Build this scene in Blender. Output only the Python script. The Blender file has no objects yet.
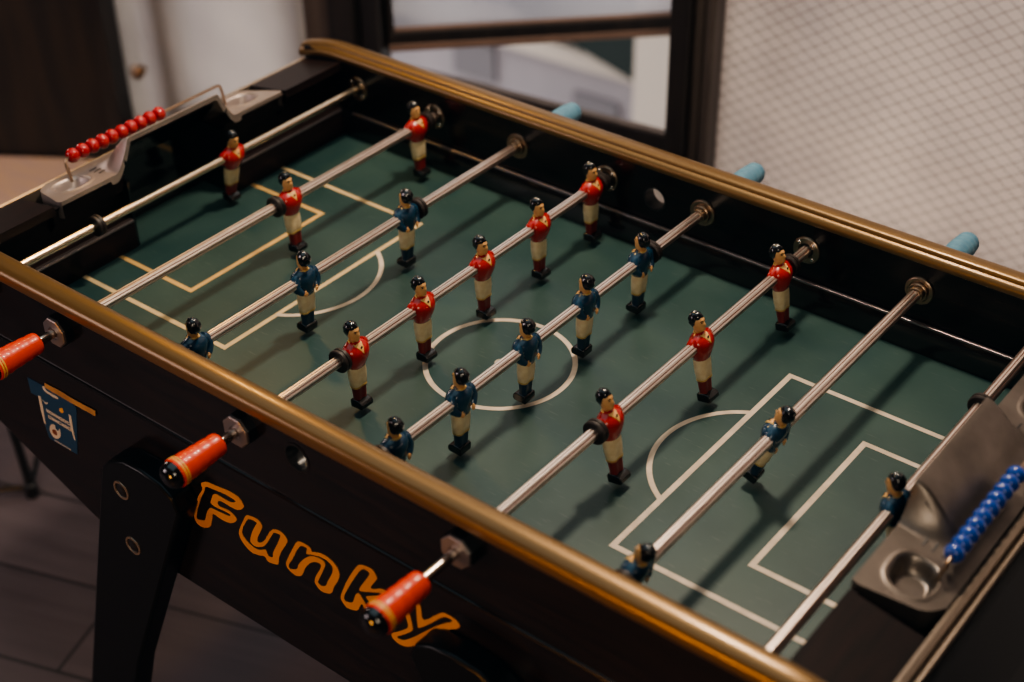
import bpy, bmesh, math, random
from mathutils import Vector, Matrix
random.seed(7)
SC = bpy.context.scene
C = SC.collection
PI = math.pi

# ------------------------------------------------------------------ materials
def mat(name, col, rough=.5, metal=0., coat=0., spec=.5, col2=None, nscale=20., nstretch=(1, 1, 1),
        bump=0., bscale=200., rot=0., ramp=(.35, .65), rvar=0., detail=5.):
    m = bpy.data.materials.new(name); m.use_nodes = True
    nt = m.node_tree; n = nt.nodes; l = nt.links
    b = n['Principled BSDF']
    b.inputs['Base Color'].default_value = (*col, 1)
    b.inputs['Roughness'].default_value = rough
    b.inputs['Metallic'].default_value = metal
    b.inputs['Coat Weight'].default_value = coat
    b.inputs['Coat Roughness'].default_value = .08
    b.inputs['Specular IOR Level'].default_value = spec
    tc = n.new('ShaderNodeTexCoord'); mp = n.new('ShaderNodeMapping')
    mp.inputs['Scale'].default_value = nstretch
    mp.inputs['Rotation'].default_value = (0, 0, rot)
    l.new(tc.outputs['Object'], mp.inputs['Vector'])
    if col2 is not None or rvar:
        ns = n.new('ShaderNodeTexNoise'); ns.inputs['Scale'].default_value = nscale
        ns.inputs['Detail'].default_value = detail
        l.new(mp.outputs['Vector'], ns.inputs['Vector'])
        rp = n.new('ShaderNodeValToRGB')
        rp.color_ramp.elements[0].position = ramp[0]; rp.color_ramp.elements[1].position = ramp[1]
        rp.color_ramp.elements[0].color = (*col, 1)
        rp.color_ramp.elements[1].color = (*(col2 or col), 1)
        l.new(ns.outputs['Fac'], rp.inputs['Fac'])
        l.new(rp.outputs['Color'], b.inputs['Base Color'])
        if rvar:
            mr = n.new('ShaderNodeMapRange')
            mr.inputs['To Min'].default_value = max(.02, rough - rvar); mr.inputs['To Max'].default_value = rough + rvar
            l.new(ns.outputs['Fac'], mr.inputs['Value']); l.new(mr.outputs['Result'], b.inputs['Roughness'])
    if bump:
        nb = n.new('ShaderNodeTexNoise'); nb.inputs['Scale'].default_value = bscale
        l.new(mp.outputs['Vector'], nb.inputs['Vector'])
        bp = n.new('ShaderNodeBump'); bp.inputs['Strength'].default_value = bump; bp.inputs['Distance'].default_value = .002
        l.new(nb.outputs['Fac'], bp.inputs['Height']); l.new(bp.outputs['Normal'], b.inputs['Normal'])
    return m

M = {}
M['wood'] = mat('dark_varnished_wood', (.0050, .0052, .0060), .2, col2=(.016, .0105, .0095), nscale=9, nstretch=(1.2, 14, 14), coat=.0, spec=.35, ramp=(.3, .75))
M['wood_end'] = mat('dark_red_wood', (.007, .005, .005), .38, col2=(.020, .010, .009), nscale=9, nstretch=(14, 1.2, 14), coat=0, spec=.2, ramp=(.3, .75))
M['rail'] = mat('brown_varnished_rail', (.145, .082, .026), .36, .5, col2=(.185, .105, .034), nscale=6, nstretch=(.6, 20, 20), coat=.25)
M['rail'].node_tree.nodes['Principled BSDF'].inputs['Coat Roughness'].default_value = .13
M['leg'] = mat('black_lacquer', (.004, .005, .006), .3, spec=.25)
M['black'] = mat('black_plastic', (.008, .008, .009), .35)
M['gloss_black'] = mat('glossy_black', (.005, .005, .006), .1, coat=.6)
M['bench'] = mat('pale_pinkish_wood', (.30, .21, .18), .4, col2=(.36, .24, .16), nscale=4, nstretch=(2, 14, 2))
M['edging_glint'] = mat('metal_edging_and_glint', (.30, .26, .27), .28, .85)  # metal edge on the goal blocks, painted window glint on the wall ledges
M['sash_brown'] = mat('brown_sash_edge', (.17, .105, .08), .5, col2=(.13, .08, .06), nscale=8)
M['outer_grey'] = mat('grey_outer_frame', (.34, .35, .36), .6)
M['ledge'] = mat('black_lacquered_ledge', (.010, .009, .010), .16, coat=.8)
M['steel'] = mat('brushed_steel', (.76, .665, .60), .33, .95, col2=(.62, .53, .475), nscale=40, nstretch=(8, .6, 8))
M['chrome'] = mat('polished_steel', (.70, .63, .57), .24, 1.)
M['chrome_warm'] = mat('golden_round_steel', (.70, .58, .44), .27, 1.)  # golden tone for the red goalkeeper's rod
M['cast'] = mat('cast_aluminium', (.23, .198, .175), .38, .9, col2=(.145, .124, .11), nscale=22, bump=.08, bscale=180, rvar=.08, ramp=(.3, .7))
M['cast_lit'] = mat('window_lit_cast_aluminium', (.52, .45, .42), .48, .85, col2=(.38, .32, .30), nscale=22, bump=.08, bscale=180, ramp=(.3, .7))  # paler copy for the left casting, window light put into its colour
M['brass'] = mat('aged_brass', (.34, .25, .18), .33, 1.)
M['trim'] = mat('worn_metal_trim', (.30, .24, .19), .4, .7)
M['rubber'] = mat('dark_brown_rubber', (.018, .011, .009), .5)
M['line'] = mat('worn_cream_line_paint', (.62, .52, .42), .5, col2=(.50, .41, .32), nscale=60)
M['line_yellow'] = mat('yellow_line_paint', (.64, .40, .14), .5, col2=(.55, .34, .13), nscale=60)  # yellower colour for the left goal area lines
M['line_cream'] = mat('yellowish_cream_line_paint', (.64, .47, .25), .5, col2=(.54, .40, .22), nscale=60)  # yellower cream for the left penalty area lines
M['red_shirt'] = mat('red_gloss_paint', (.38, .017, .012), .25, coat=.3)
M['red_sock'] = mat('dark_red_paint', (.17, .016, .013), .35)
M['blue_shirt'] = mat('blue_gloss_paint', (.012, .045, .088), .25, coat=.3)
M['blue_sock'] = mat('dark_blue_paint', (.010, .03, .06), .35)
M['skin'] = mat('painted_skin', (.74, .42, .18), .4, col2=(.66, .35, .13), nscale=150)
M['shorts'] = mat('cream_paint', (.86, .72, .48), .35, col2=(.74, .57, .33), nscale=120, coat=.1)
M['yellow'] = mat('yellow_trim_paint', (.60, .40, .12), .4)
M['hair'] = mat('black_hair_paint', (.008, .008, .010), .18, coat=.5)
M['shoe'] = mat('black_shoe_paint', (.009, .008, .008), .25, coat=.3)
M['handle_red'] = mat('red_orange_handle', (.62, .040, .006), .40, coat=.15)
M['handle_blue'] = mat('pale_blue_rubber_grip', (.085, .20, .29), .6, col2=(.11, .25, .34), nscale=80)
M['bead_red'] = mat('red_bead_plastic', (.38, .011, .011), .22, coat=.3)
M['bead_blue'] = mat('blue_bead_plastic', (.006, .05, .30), .22, coat=.3)
M['orange'] = mat('orange_paint', (.56, .24, .018), .5)
M['sticker'] = mat('blue_sticker', (.006, .045, .12), .45)
M['white'] = mat('white_print', (.55, .52, .47), .5)
M['tape'] = mat('tan_tape', (.42, .24, .09), .5, col2=(.32, .17, .06), nscale=60)
M['gold'] = mat('gold_print', (.65, .36, .08), .4)
M['brown_print'] = mat('brown_print', (.16, .04, .012), .5)
M['frame'] = mat('dark_brown_window_frame', (.012, .010, .010), .4, col2=(.022, .017, .015), nscale=8, nstretch=(6, 6, .7))
M['frame_brown'] = mat('brown_window_trim', (.085, .066, .058), .45, col2=(.06, .046, .040), nscale=8, nstretch=(6, 6, .7))
M['wall_wood'] = mat('dark_wood_boards', (.010, .008, .008), .5, col2=(.030, .018, .013), nscale=5, nstretch=(6, 6, .5), ramp=(.4, .75))
M['wall'] = mat('dark_wall', (.035, .030, .028), .7, col2=(.045, .038, .034), nscale=6)
M['ceiling'] = mat('ceiling_paint', (.07, .06, .055), .8)
M['wire'] = mat('wire_in_glass', (.04, .036, .036), .5)
M['facade'] = mat('pale_grey_cladding', (.44, .40, .43), .7, col2=(.38, .35, .38), nscale=3)
M['facade_dark'] = mat('grey_louvre', (.23, .215, .235), .7)
M['eave'] = mat('dark_green_eave', (.010, .022, .020), .6)
M['pillar'] = mat('white_painted_post', (.70, .62, .55), .7)
M['ground'] = mat('outside_ground', (.40, .38, .37), .9, col2=(.3, .29, .29), nscale=2)
M['stool'] = mat('dark_painted_steel', (.03, .032, .036), .3, .6)
M['groove'] = mat('red_brown_groove', (.16, .055, .035), .5)
M['plate'] = mat('dull_steel_plate', (.42, .35, .32), .42, .9)
M['grey_metal'] = mat('grey_metal_tube', (.22, .22, .24), .35, .8)

def playfield_mat():
    m = mat('green_linoleum', (.018, .056, .054), .40)
    nt = m.node_tree; n = nt.nodes; l = nt.links; b = n['Principled BSDF']
    tc = n['Texture Coordinate']
    n1 = n.new('ShaderNodeTexNoise'); n1.inputs['Scale'].default_value = 9; n1.inputs['Detail'].default_value = 8
    l.new(tc.outputs['Object'], n1.inputs['Vector'])
    r1 = n.new('ShaderNodeValToRGB')
    r1.color_ramp.elements[0].color = (.015, .044, .043, 1); r1.color_ramp.elements[0].position = .3
    r1.color_ramp.elements[1].color = (.035, .073, .066, 1); r1.color_ramp.elements[1].position = .72
    l.new(n1.outputs['Fac'], r1.inputs['Fac'])
    # fine scuffs from the ball and feet
    mp = n.new('ShaderNodeMapping'); mp.inputs['Scale'].default_value = (9, 80, 1); mp.inputs['Rotation'].default_value = (0, 0, .35)
    l.new(tc.outputs['Object'], mp.inputs['Vector'])
    n2 = n.new('ShaderNodeTexNoise'); n2.inputs['Scale'].default_value = 5; n2.inputs['Detail'].default_value = 6
    l.new(mp.outputs['Vector'], n2.inputs['Vector'])
    r2 = n.new('ShaderNodeValToRGB'); r2.color_ramp.elements[0].position = .62; r2.color_ramp.elements[1].position = .73
    l.new(n2.outputs['Fac'], r2.inputs['Fac'])
    mx = n.new('ShaderNodeMixRGB'); mx.inputs['Color2'].default_value = (.085, .11, .10, 1)
    ml = n.new('ShaderNodeMath'); ml.operation = 'MULTIPLY'; ml.inputs[1].default_value = .55
    l.new(r2.outputs['Color'], ml.inputs[0]); l.new(ml.outputs[0], mx.inputs['Fac'])
    l.new(r1.outputs['Color'], mx.inputs['Color1']); l.new(mx.outputs['Color'], b.inputs['Base Color'])
    mr = n.new('ShaderNodeMapRange'); mr.inputs['To Min'].default_value = .34; mr.inputs['To Max'].default_value = .52
    l.new(n1.outputs['Fac'], mr.inputs['Value']); l.new(mr.outputs['Result'], b.inputs['Roughness'])
    return m
M['field'] = playfield_mat()

def floor_mat():
    m = mat('worn_dark_floorboards', (.03, .025, .027), .5)
    nt = m.node_tree; n = nt.nodes; l = nt.links; b = n['Principled BSDF']
    tc = n['Texture Coordinate']
    mp = n.new('ShaderNodeMapping'); mp.inputs['Rotation'].default_value = (0, 0, -.33)
    l.new(tc.outputs['Object'], mp.inputs['Vector'])
    br = n.new('ShaderNodeTexBrick'); br.inputs['Scale'].default_value = 1
    br.inputs['Brick Width'].default_value = 1.6; br.inputs['Row Height'].default_value = .19
    br.inputs['Mortar Size'].default_value = .003
    br.inputs['Color1'].default_value = (.105, .082, .094, 1); br.inputs['Color2'].default_value = (.078, .063, .075, 1)
    br.inputs['Mortar'].default_value = (.012, .01, .012, 1)
    l.new(mp.outputs['Vector'], br.inputs['Vector'])
    mp2 = n.new('ShaderNodeMapping'); mp2.inputs['Scale'].default_value = (1.5, 22, 1)
    l.new(mp.outputs['Vector'], mp2.inputs['Vector'])
    ns = n.new('ShaderNodeTexNoise'); ns.inputs['Scale'].default_value = 2.2; ns.inputs['Detail'].default_value = 7
    l.new(mp2.outputs['Vector'], ns.inputs['Vector'])
    rp = n.new('ShaderNodeValToRGB'); rp.color_ramp.elements[0].color = (.62, .62, .62, 1); rp.color_ramp.elements[1].color = (1.25, 1.25, 1.25, 1)
    l.new(ns.outputs['Fac'], rp.inputs['Fac'])
    mx = n.new('ShaderNodeMixRGB'); mx.blend_type = 'MULTIPLY'; mx.inputs['Fac'].default_value = 1
    l.new(br.outputs['Color'], mx.inputs['Color1']); l.new(rp.outputs['Color'], mx.inputs['Color2'])
    l.new(mx.outputs['Color'], b.inputs['Base Color'])
    mr = n.new('ShaderNodeMapRange'); mr.inputs['To Min'].default_value = .35; mr.inputs['To Max'].default_value = .6
    l.new(ns.outputs['Fac'], mr.inputs['Value']); l.new(mr.outputs['Result'], b.inputs['Roughness'])
    return m
M['floor'] = floor_mat()

def frosted(name, tint, clear):
    m = bpy.data.materials.new(name); m.use_nodes = True
    nt = m.node_tree; n = nt.nodes; l = nt.links
    n.remove(n['Principled BSDF']); out = n['Material Output']
    tr = n.new('ShaderNodeBsdfTranslucent'); tp = n.new('ShaderNodeBsdfTransparent'); gl = n.new('ShaderNodeBsdfGlossy')
    gl.inputs['Roughness'].default_value = .15
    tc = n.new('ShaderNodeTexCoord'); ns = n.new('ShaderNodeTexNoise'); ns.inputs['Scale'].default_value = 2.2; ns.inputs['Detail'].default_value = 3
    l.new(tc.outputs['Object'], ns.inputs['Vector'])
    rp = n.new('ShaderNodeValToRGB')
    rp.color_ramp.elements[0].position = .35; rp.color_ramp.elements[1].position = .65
    rp.color_ramp.elements[0].color = (tint[0] * .72, tint[1] * .72, tint[2] * .75, 1); rp.color_ramp.elements[1].color = (*tint, 1)  # mottled tint paints blurred shadows of outside things into the panes
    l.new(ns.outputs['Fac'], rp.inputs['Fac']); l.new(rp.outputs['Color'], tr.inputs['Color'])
    a = n.new('ShaderNodeMixShader'); a.inputs['Fac'].default_value = clear
    l.new(tr.outputs[0], a.inputs[1]); l.new(tp.outputs[0], a.inputs[2])
    b = n.new('ShaderNodeMixShader'); b.inputs['Fac'].default_value = .04
    l.new(a.outputs[0], b.inputs[1]); l.new(gl.outputs[0], b.inputs[2])
    l.new(b.outputs[0], out.inputs['Surface'])
    return m
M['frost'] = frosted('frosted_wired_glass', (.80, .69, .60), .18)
M['cup'] = frosted('thin_white_plastic', (.95, .90, .80), 0.)
M['frost2'] = frosted('frosted_side_glass', (.78, .70, .63), .38)
M['sash_glass'] = frosted('hazy_sash_glass', (.62, .60, .62), .45)

# ------------------------------------------------------------------ mesh helpers
class MB:
    def __init__(self): self.v = []; self.f = []; self.mi = []; self.cur = 0
    def add(self, vs, fs):
        o = len(self.v); self.v += [tuple(x) for x in vs]
        for f in fs: self.f.append(tuple(i + o for i in f)); self.mi.append(self.cur)
    def box(self, a, b):
        x0, y0, z0 = [min(p, q) for p, q in zip(a, b)]; x1, y1, z1 = [max(p, q) for p, q in zip(a, b)]
        vs = [(x0, y0, z0), (x1, y0, z0), (x1, y1, z0), (x0, y1, z0), (x0, y0, z1), (x1, y0, z1), (x1, y1, z1), (x0, y1, z1)]
        self.add(vs, [(0, 3, 2, 1), (4, 5, 6, 7), (0, 1, 5, 4), (1, 2, 6, 5), (2, 3, 7, 6), (3, 0, 4, 7)])
    def rings(self, rs, cap0=True, cap1=True, closed=True):
        n = len(rs[0]); vs = [p for r in rs for p in r]; fs = []
        for i in range(len(rs) - 1):
            for j in range(n if closed else n - 1):
                k = (j + 1) % n
                fs.append((i * n + j, i * n + k, (i + 1) * n + k, (i + 1) * n + j))
        if cap0: fs.append(tuple(range(n - 1, -1, -1)))
        if cap1: fs.append(tuple((len(rs) - 1) * n + j for j in range(n)))
        self.add(vs, fs)
    def tube(self, pts, r, n=12, cap=True):
        pts = [Vector(p) for p in pts]; rad = r if isinstance(r, (list, tuple)) else [r] * len(pts)
        rs = []; up = None
        for i, p in enumerate(pts):
            if i == 0: d = pts[1] - p
            elif i == len(pts) - 1: d = p - pts[i - 1]
            else: d = (pts[i + 1] - p).normalized() + (p - pts[i - 1]).normalized()
            d.normalize()
            if up is None: up = Vector((0, 0, 1)) if abs(d.z) < .9 else Vector((1, 0, 0))
            s = d.cross(up).normalized(); up = s.cross(d).normalized()
            rs.append([p + (s * math.cos(2 * PI * k / n) + up * math.sin(2 * PI * k / n)) * rad[i] for k in range(n)])
        self.rings(rs, cap, cap)
    def lathe(self, prof, axis='y', origin=(0, 0, 0), n=24, cap=True):
        o = Vector(origin); rs = []
        for (t, r) in prof:
            ring = []
            for k in range(n):
                a = 2 * PI * k / n; c, s = math.cos(a) * r, math.sin(a) * r
                ring.append(o + (Vector((s, t, c)) if axis == 'y' else Vector((c, s, t)) if axis == 'z' else Vector((t, c, s))))
            rs.append(ring)
        self.rings(rs, cap, cap)
    def prism(self, poly, ax, a, b):
        """2-D polygon extruded along ax between a and b; polygon in the other two axes (in xyz order)"""
        def P(u, v, w): return (w, u, v) if ax == 'x' else (u, w, v) if ax == 'y' else (u, v, w)
        n = len(poly)
        vs = [P(u, v, a) for u, v in poly] + [P(u, v, b) for u, v in poly]
        fs = [tuple(range(n)), tuple(range(2 * n - 1, n - 1, -1))]
        for i in range(n):
            j = (i + 1) % n; fs.append((i, i + n, j + n, j))
        self.add(vs, fs)
    def sphere(self, c, r, nu=14, nv=9):
        c = Vector(c); r = r if isinstance(r, (tuple, list)) else (r, r, r)
        rs = []
        for i in range(nv + 1):
            t = PI * (i + .001) / (nv + .002)
            rs.append([c + Vector((r[0] * math.sin(t) * math.cos(2 * PI * k / nu), r[1] * math.sin(t) * math.sin(2 * PI * k / nu), -r[2] * math.cos(t))) for k in range(nu)])
        self.rings(rs)
    def build(self, name, m, parent=None, smooth=True, angle=35, bevel=0., seg=2):
        me = bpy.data.meshes.new(name)
        off = Vector((0, 0, 0))
        if parent is not None and 'world_built' in parent.keys(): off = Vector(parent.location)
        elif parent is not None and parent.parent is not None and 'world_built' in parent.parent.keys(): off = Vector(parent.parent.location)
        me.from_pydata([tuple(Vector(p) - off) for p in self.v], [], self.f)
        ms = m if isinstance(m, (list, tuple)) else [m]
        for x in ms: me.materials.append(x)
        me.polygons.foreach_set('material_index', self.mi)
        me.update()
        bm = bmesh.new(); bm.from_mesh(me)
        bmesh.ops.recalc_face_normals(bm, faces=bm.faces); bm.to_mesh(me); bm.free()
        if smooth:
            me.polygons.foreach_set('use_smooth', [True] * len(me.polygons))
            me.set_sharp_from_angle(angle=math.radians(angle))
        o = bpy.data.objects.new(name, me); C.objects.link(o)
        if parent is not None: o.parent = parent
        if bevel:
            b = o.modifiers.new('bevel', 'BEVEL'); b.width = bevel; b.segments = seg; b.limit_method = 'ANGLE'; b.angle_limit = math.radians(40)
            b.harden_normals = False
        return o

def empty(name, loc=(0, 0, 0)):
    o = bpy.data.objects.new(name, None); o.empty_display_size = .05; C.objects.link(o); o.location = loc
    return o
def tag(o, label=None, cat=None, group=None, kind=None):
    if label: o['label'] = label
    if cat: o['category'] = cat
    if group: o['group'] = group
    if kind: o['kind'] = kind
    return o
def copy_tree(o, parent=None):
    c = o.copy(); C.objects.link(c); c.parent = parent
    for ch in list(o.children): copy_tree(ch, c)
    return c
def sm(poly, k=3, closed=True):
    """Catmull-Rom smoothing of a closed 2-D outline"""
    n = len(poly); out = []
    for i in range(n):
        p0, p1, p2, p3 = poly[i - 1], poly[i], poly[(i + 1) % n], poly[(i + 2) % n]
        for j in range(k):
            t = j / k
            out.append(tuple(.5 * (2 * p1[d] + (p2[d] - p0[d]) * t + (2 * p0[d] - 5 * p1[d] + 4 * p2[d] - p3[d]) * t * t + (3 * p1[d] - p0[d] - 3 * p2[d] + p3[d]) * t ** 3) for d in (0, 1)))
    return out
def flat_shape(name, loops, y, thick, m, parent):
    """filled outline (outer loop plus holes) in the x-z plane, as a thin mesh facing -y"""
    cu = bpy.data.curves.new('tmp', 'CURVE'); cu.dimensions = '2D'; cu.fill_mode = 'BOTH'; cu.extrude = thick / 2
    for lp in loops:
        s = cu.splines.new('POLY'); s.points.add(len(lp) - 1); s.use_cyclic_u = True
        for p, (u, v) in zip(s.points, lp): p.co = (u, v, 0, 1)
    t = bpy.data.objects.new('tmp', cu); C.objects.link(t)
    dg = bpy.context.evaluated_depsgraph_get()
    me = bpy.data.meshes.new_from_object(t.evaluated_get(dg))
    bpy.data.objects.remove(t); bpy.data.curves.remove(cu)
    me.name = name
    off = Vector(TABLE.location)
    for v in me.vertices:
        u, w, d = v.co; v.co = Vector((u, y + d, w)) - off
    me.materials.clear(); me.materials.append(m); me.update()
    o = bpy.data.objects.new(name, me); C.objects.link(o); o.parent = parent
    return o

# ------------------------------------------------------------------ layout constants (metres, z = 0 on the playing surface)
FLOOR = -.82
ZR = .0822
SP = .15
def RX(i): return (i - 4.5) * SP
WI, WO = .320, .340          # inner and outer faces of the side walls
EI, EO = .556, .632          # inner and outer faces of the end walls

# ------------------------------------------------------------------ the table
TABLE = empty('foosball_table', (0, 0, FLOOR)); TABLE['world_built'] = 1
tag(TABLE, 'dark wooden foosball table with green playfield, brown rails and orange lettering on its side', 'foosball table')

b = MB(); b.box((-EO + .01, -WI - .005, -.014), (EO - .01, WI + .005, 0)); b.build('playfield', M['field'], TABLE)

# painted lines
def strip(b, p, q, w=.0068, z=.0004):
    p = Vector((*p, 0)); q = Vector((*q, 0)); d = (q - p).normalized(); s = Vector((-d.y, d.x, 0)) * w / 2
    vs = [p + s, p - s, q - s, q + s]
    b.add([(v.x, v.y, z) for v in vs], [(0, 1, 2, 3)])
def arc(b, cx, cy, r, a0, a1, w=.0055, z=.0004, n=64):
    vs = []; fs = []
    for i in range(n + 1):
        a = a0 + (a1 - a0) * i / n
        for rr in (r - w / 2, r + w / 2): vs.append((cx + rr * math.cos(a), cy + rr * math.sin(a), z))
    for i in range(n): fs.append((2 * i, 2 * i + 1, 2 * i + 3, 2 * i + 2))
    b.add(vs, fs)
XB, HB, XS, HS, DD, CR = .2891, .1822, .4174, .121, .0937, .0900
LW = .0068; hw = LW / 2
def mark(name, b, m='line'): return b.build(name, M[m], TABLE, smooth=False)
b = MB(); arc(b, -.001, -.0035, CR, 0, 2 * PI, w=.0066, n=96); mark('centre_circle', b)
b = MB(); arc(b, -.001, -.0035, .0035, 0, 2 * PI, w=.007, n=20); mark('centre_spot', b)
for s in (-1, 1):
    for nm, X_, H_ in (('penalty_area_line', XB, HB), ('goal_area_line', XS, HS)):
        b = MB()
        inner = X_ + hw; outer = X_ - hw
        P = [(outer, -H_ - hw), (EI, -H_ - hw), (EI, -H_ + hw), (inner, -H_ + hw), (inner, H_ - hw), (EI, H_ - hw), (EI, H_ + hw), (outer, H_ + hw)]
        b.add([(s * x, y, .0004) for x, y in P], [(0, 1, 2, 3), (0, 3, 4, 7), (4, 5, 6, 7)]); mark(nm, b, 'line' if s > 0 else 'line_cream' if X_ == XB else 'line_yellow')
    # the arc in front of the penalty area
    dep = .056; R_ = (DD ** 2 + dep ** 2) / (2 * dep); cx = s * (XB - dep + R_)
    al = math.asin(DD / R_); base = PI if s > 0 else 0
    b = MB(); arc(b, cx, 0, R_, base - al, base + al, w=.0062, n=40, z=.0005); mark('penalty_arc', b)

# side walls with the round ball hole
HX, HZ, HR = .001, .0765, .0165
def side_wall(s):
    b = MB(); ya, yb = (WI, WO) if s > 0 else (-WO, -WI)
    z0, z1 = .0, .122; q = .03
    for x0, x1 in ((-EO, HX - q), (HX + q, EO)): b.box((x0, ya, z0), (x1, yb, z1))
    n = 48; ring_o = []; ring_i = []
    for k in range(n):
        a = 2 * PI * k / n + PI / 4
        c, sn = math.cos(a), math.sin(a)
        ring_i.append((HX + HR * c, HZ + HR * sn))
        t = min((q / abs(c)) if abs(c) > 1e-6 else 9, ((z1 - HZ if sn > 0 else HZ - z0) / abs(sn)) if abs(sn) > 1e-6 else 9)
        ring_o.append((HX + t * c, HZ + t * sn))
    # exact corners of the square-ish panel
    cor = [(HX + q, z1), (HX - q, z1), (HX - q, z0), (HX + q, z0)]
    for cpt in cor:
        k = min(range(n), key=lambda i: (ring_o[i][0] - cpt[0]) ** 2 + (ring_o[i][1] - cpt[1]) ** 2); ring_o[k] = cpt
    for y in (ya, yb):
        vs = [(u, y, v) for u, v in ring_o] + [(u, y, v) for u, v in ring_i]
        b.add(vs, [(k, (k + 1) % n, n + (k + 1) % n, n + k) for k in range(n)])
    vs = [(u, ya, v) for u, v in ring_i] + [(u, yb, v) for u, v in ring_i]
    b.add(vs, [(k, (k + 1) % n, n + (k + 1) % n, n + k) for k in range(n)])
    o = b.build('side_wall', M['wood'], TABLE, smooth=False)
    # black ring lining the hole, coloured dark to subdue its glint
    r = MB(); ym = ya if s < 0 else yb
    for yy0, yy1 in ((ya, ya + .001), (yb - .001, yb)):
        pass
    r.lathe([(ya - .0006, HR + .0016), (ya - .0006, HR - .0012), (yb + .0006, HR - .0012), (yb + .0006, HR + .0016)], 'y', (HX, 0, HZ), 40, cap=False)
    r.build('hole_ring', M['black'], o)
    return o
for s in (-1, 1): side_wall(s)
b = MB(); b.lathe([(WO + .0005, HR + .004), (WO + .003, HR + .0035), (WO + .005, .010), (WO + .0055, .0002)], 'y', (HX, 0, HZ), 32, cap=False)
b.build('ball_feed_cup', M['cup'], TABLE, angle=60)

# low ledge boards along the foot of the walls
for s in (-1, 1):
    b = MB(); w = s * WI
    b.prism([(w + s * .001, 0), (w - s * .0065, 0), (w - s * .0065, .0395), (w - s * .0055, .0406), (w - s * .0010, .0412), (w + s * .001, .0412)], 'x', -EI, EI)
    lg = b.build('wall_ledge', M['ledge'], TABLE, angle=60)
    b = MB(); b.box((-EI + .02, w - s * .0072, .0388), (EI - .02, w - s * .0022, .0418)); b.build('edging_glint_strip', M['edging_glint'], lg, smooth=False, bevel=.0006)  # strip added to stand in for the window's reflection along the ledge

# moulded top rails
def rail(s):
    prof = []
    cy, cz = .336, .1255
    base = [(.0165, -.0085), (.0172, -.004), (.0168, .002), (.0135, .0072), (.006, .0108), (-.003, .0112), (-.0085, .0096), (-.0100, .0072),
            (-.0104, .0050), (-.0135, .0036), (-.0165, -.0004), (-.0168, -.0055), (-.0145, -.0095), (-.008, -.0108), (.010, -.0108)]
    poly = sm(base, 3)
    b = MB(); rs = []
    xs = [(.650, .55), (.6465, .85), (.641, .98), (.633, 1), (.625, 1), (.615, 1), (.605, 1), (.595, 1), (.585, 1), (.575, 1), (.565, 1)]
    for x, k in [(-x, k) for x, k in xs] + [(0, 1)] + xs[::-1]:
        dz = -.017 * max(0, (abs(x) - .562) / .088) ** 2
        rs.append([(x, s * (cy + u * k), cz + dz + v * k) for u, v in poly])
    b.rings(rs); return b.build('top_rail', M['rail'], TABLE, angle=50)
for s in (-1, 1): rail(s)

# lower cabinet: side panels with the bellied bottom edge, end panels, floor of the cabinet
belly = [(-.640, .0115), (-.640, -.085), (-.575, -.145), (-.400, -.218), (-.372, -.226), (-.33, -.229), (.33, -.229), (.372, -.226), (.400, -.218), (.575, -.145), (.640, -.085), (.640, .0115)]
for s in (-1, 1):
    b = MB(); ya, yb = (WO - .018, WO + .003)
    b.prism([(x, z) for x, z in belly], 'y', s * ya, s * yb)
    b.build('side_panel', M['wood'], TABLE, smooth=False, bevel=.0035)
b = MB()
for i in range(len(belly) - 1):
    (x0, z0), (x1, z1) = belly[i], belly[i + 1]
    b.add([(x0, -.325, z0), (x1, -.325, z1), (x1, .325, z1), (x0, .325, z0)], [(0, 1, 2, 3)])
b.build('cabinet_base', M['wood'], TABLE, smooth=False)

# end walls (goal mouth between |y| = .09)
GY = .09
def ztop(x): return .1155 - (abs(x) - EI) * .19
for s in (-1, 1):
    b = MB()
    for t in (-1, 1):
        # dark wood shoulder outside the casting
        b.prism([(s * EI, ztop(EI)), (s * EO, ztop(EO)), (s * EO, .0), (s * (EI + .02), .0), (s * (EI + .02), .100), (s * EI, .103)], 'y', t * .204, t * WI)
        b.prism([(s * EI, .111), (s * (EI + .007), .110), (s * (EI + .0075), .085), (s * EO, .080), (s * EO, .0), (s * (EI + .02), .0), (s * (EI + .02), .086)], 'y', t * GY, t * .204)
    b.box((s * (EO - .012), -GY, 0), (s * EO, GY, .085))
    ew = b.build('end_wall', M['wood_end'], TABLE, smooth=False)
    for t in (-1, 1):
        b = MB(); b.prism([(s * EI, 0), (s * EI, .040), (s * (EI + .004), .0445), (s * (EI + .021), .0445), (s * (EI + .021), 0)], 'y', t * GY, t * (WI - .0005))
        gb = b.build('goal_block', M['wood_end'], TABLE, smooth=False)
        b = MB(); b.box((s * (EI - .0008), t * GY, .0395), (s * (EI + .0022), t * (WI - .008), .0425)); b.build('edging_glint_strip', M['edging_glint'], gb, smooth=False, bevel=.0006)
    b = MB()
    b.prism([(s * EO, .101), (s * (EO + .0035), .1025), (s * (EO + .008), .099), (s * (EO + .008), -.06), (s * EO, -.06)], 'y', -WI, WI)
    b.prism([(s * (EO + .0125), .094), (s * (EO + .0148), .0945), (s * (EO + .0155), .092), (s * (EO + .0155), .086), (s * (EO + .008), .086), (s * (EO + .008), .090)], 'y', -WI, WI)
    b.build('end_trim', M['trim'], TABLE, smooth=False)
    b = MB(); b.prism([(s * (EO + .006), .082), (s * (EO + .020), .080), (s * (EO + .060), .030), (s * (EO + .115), -.06), (s * (EO + .100), -.16), (s * EO, -.10)], 'y', -.30, .30)
    b.build('end_cover', M['leg'], TABLE, smooth=False, bevel=.004)

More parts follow.
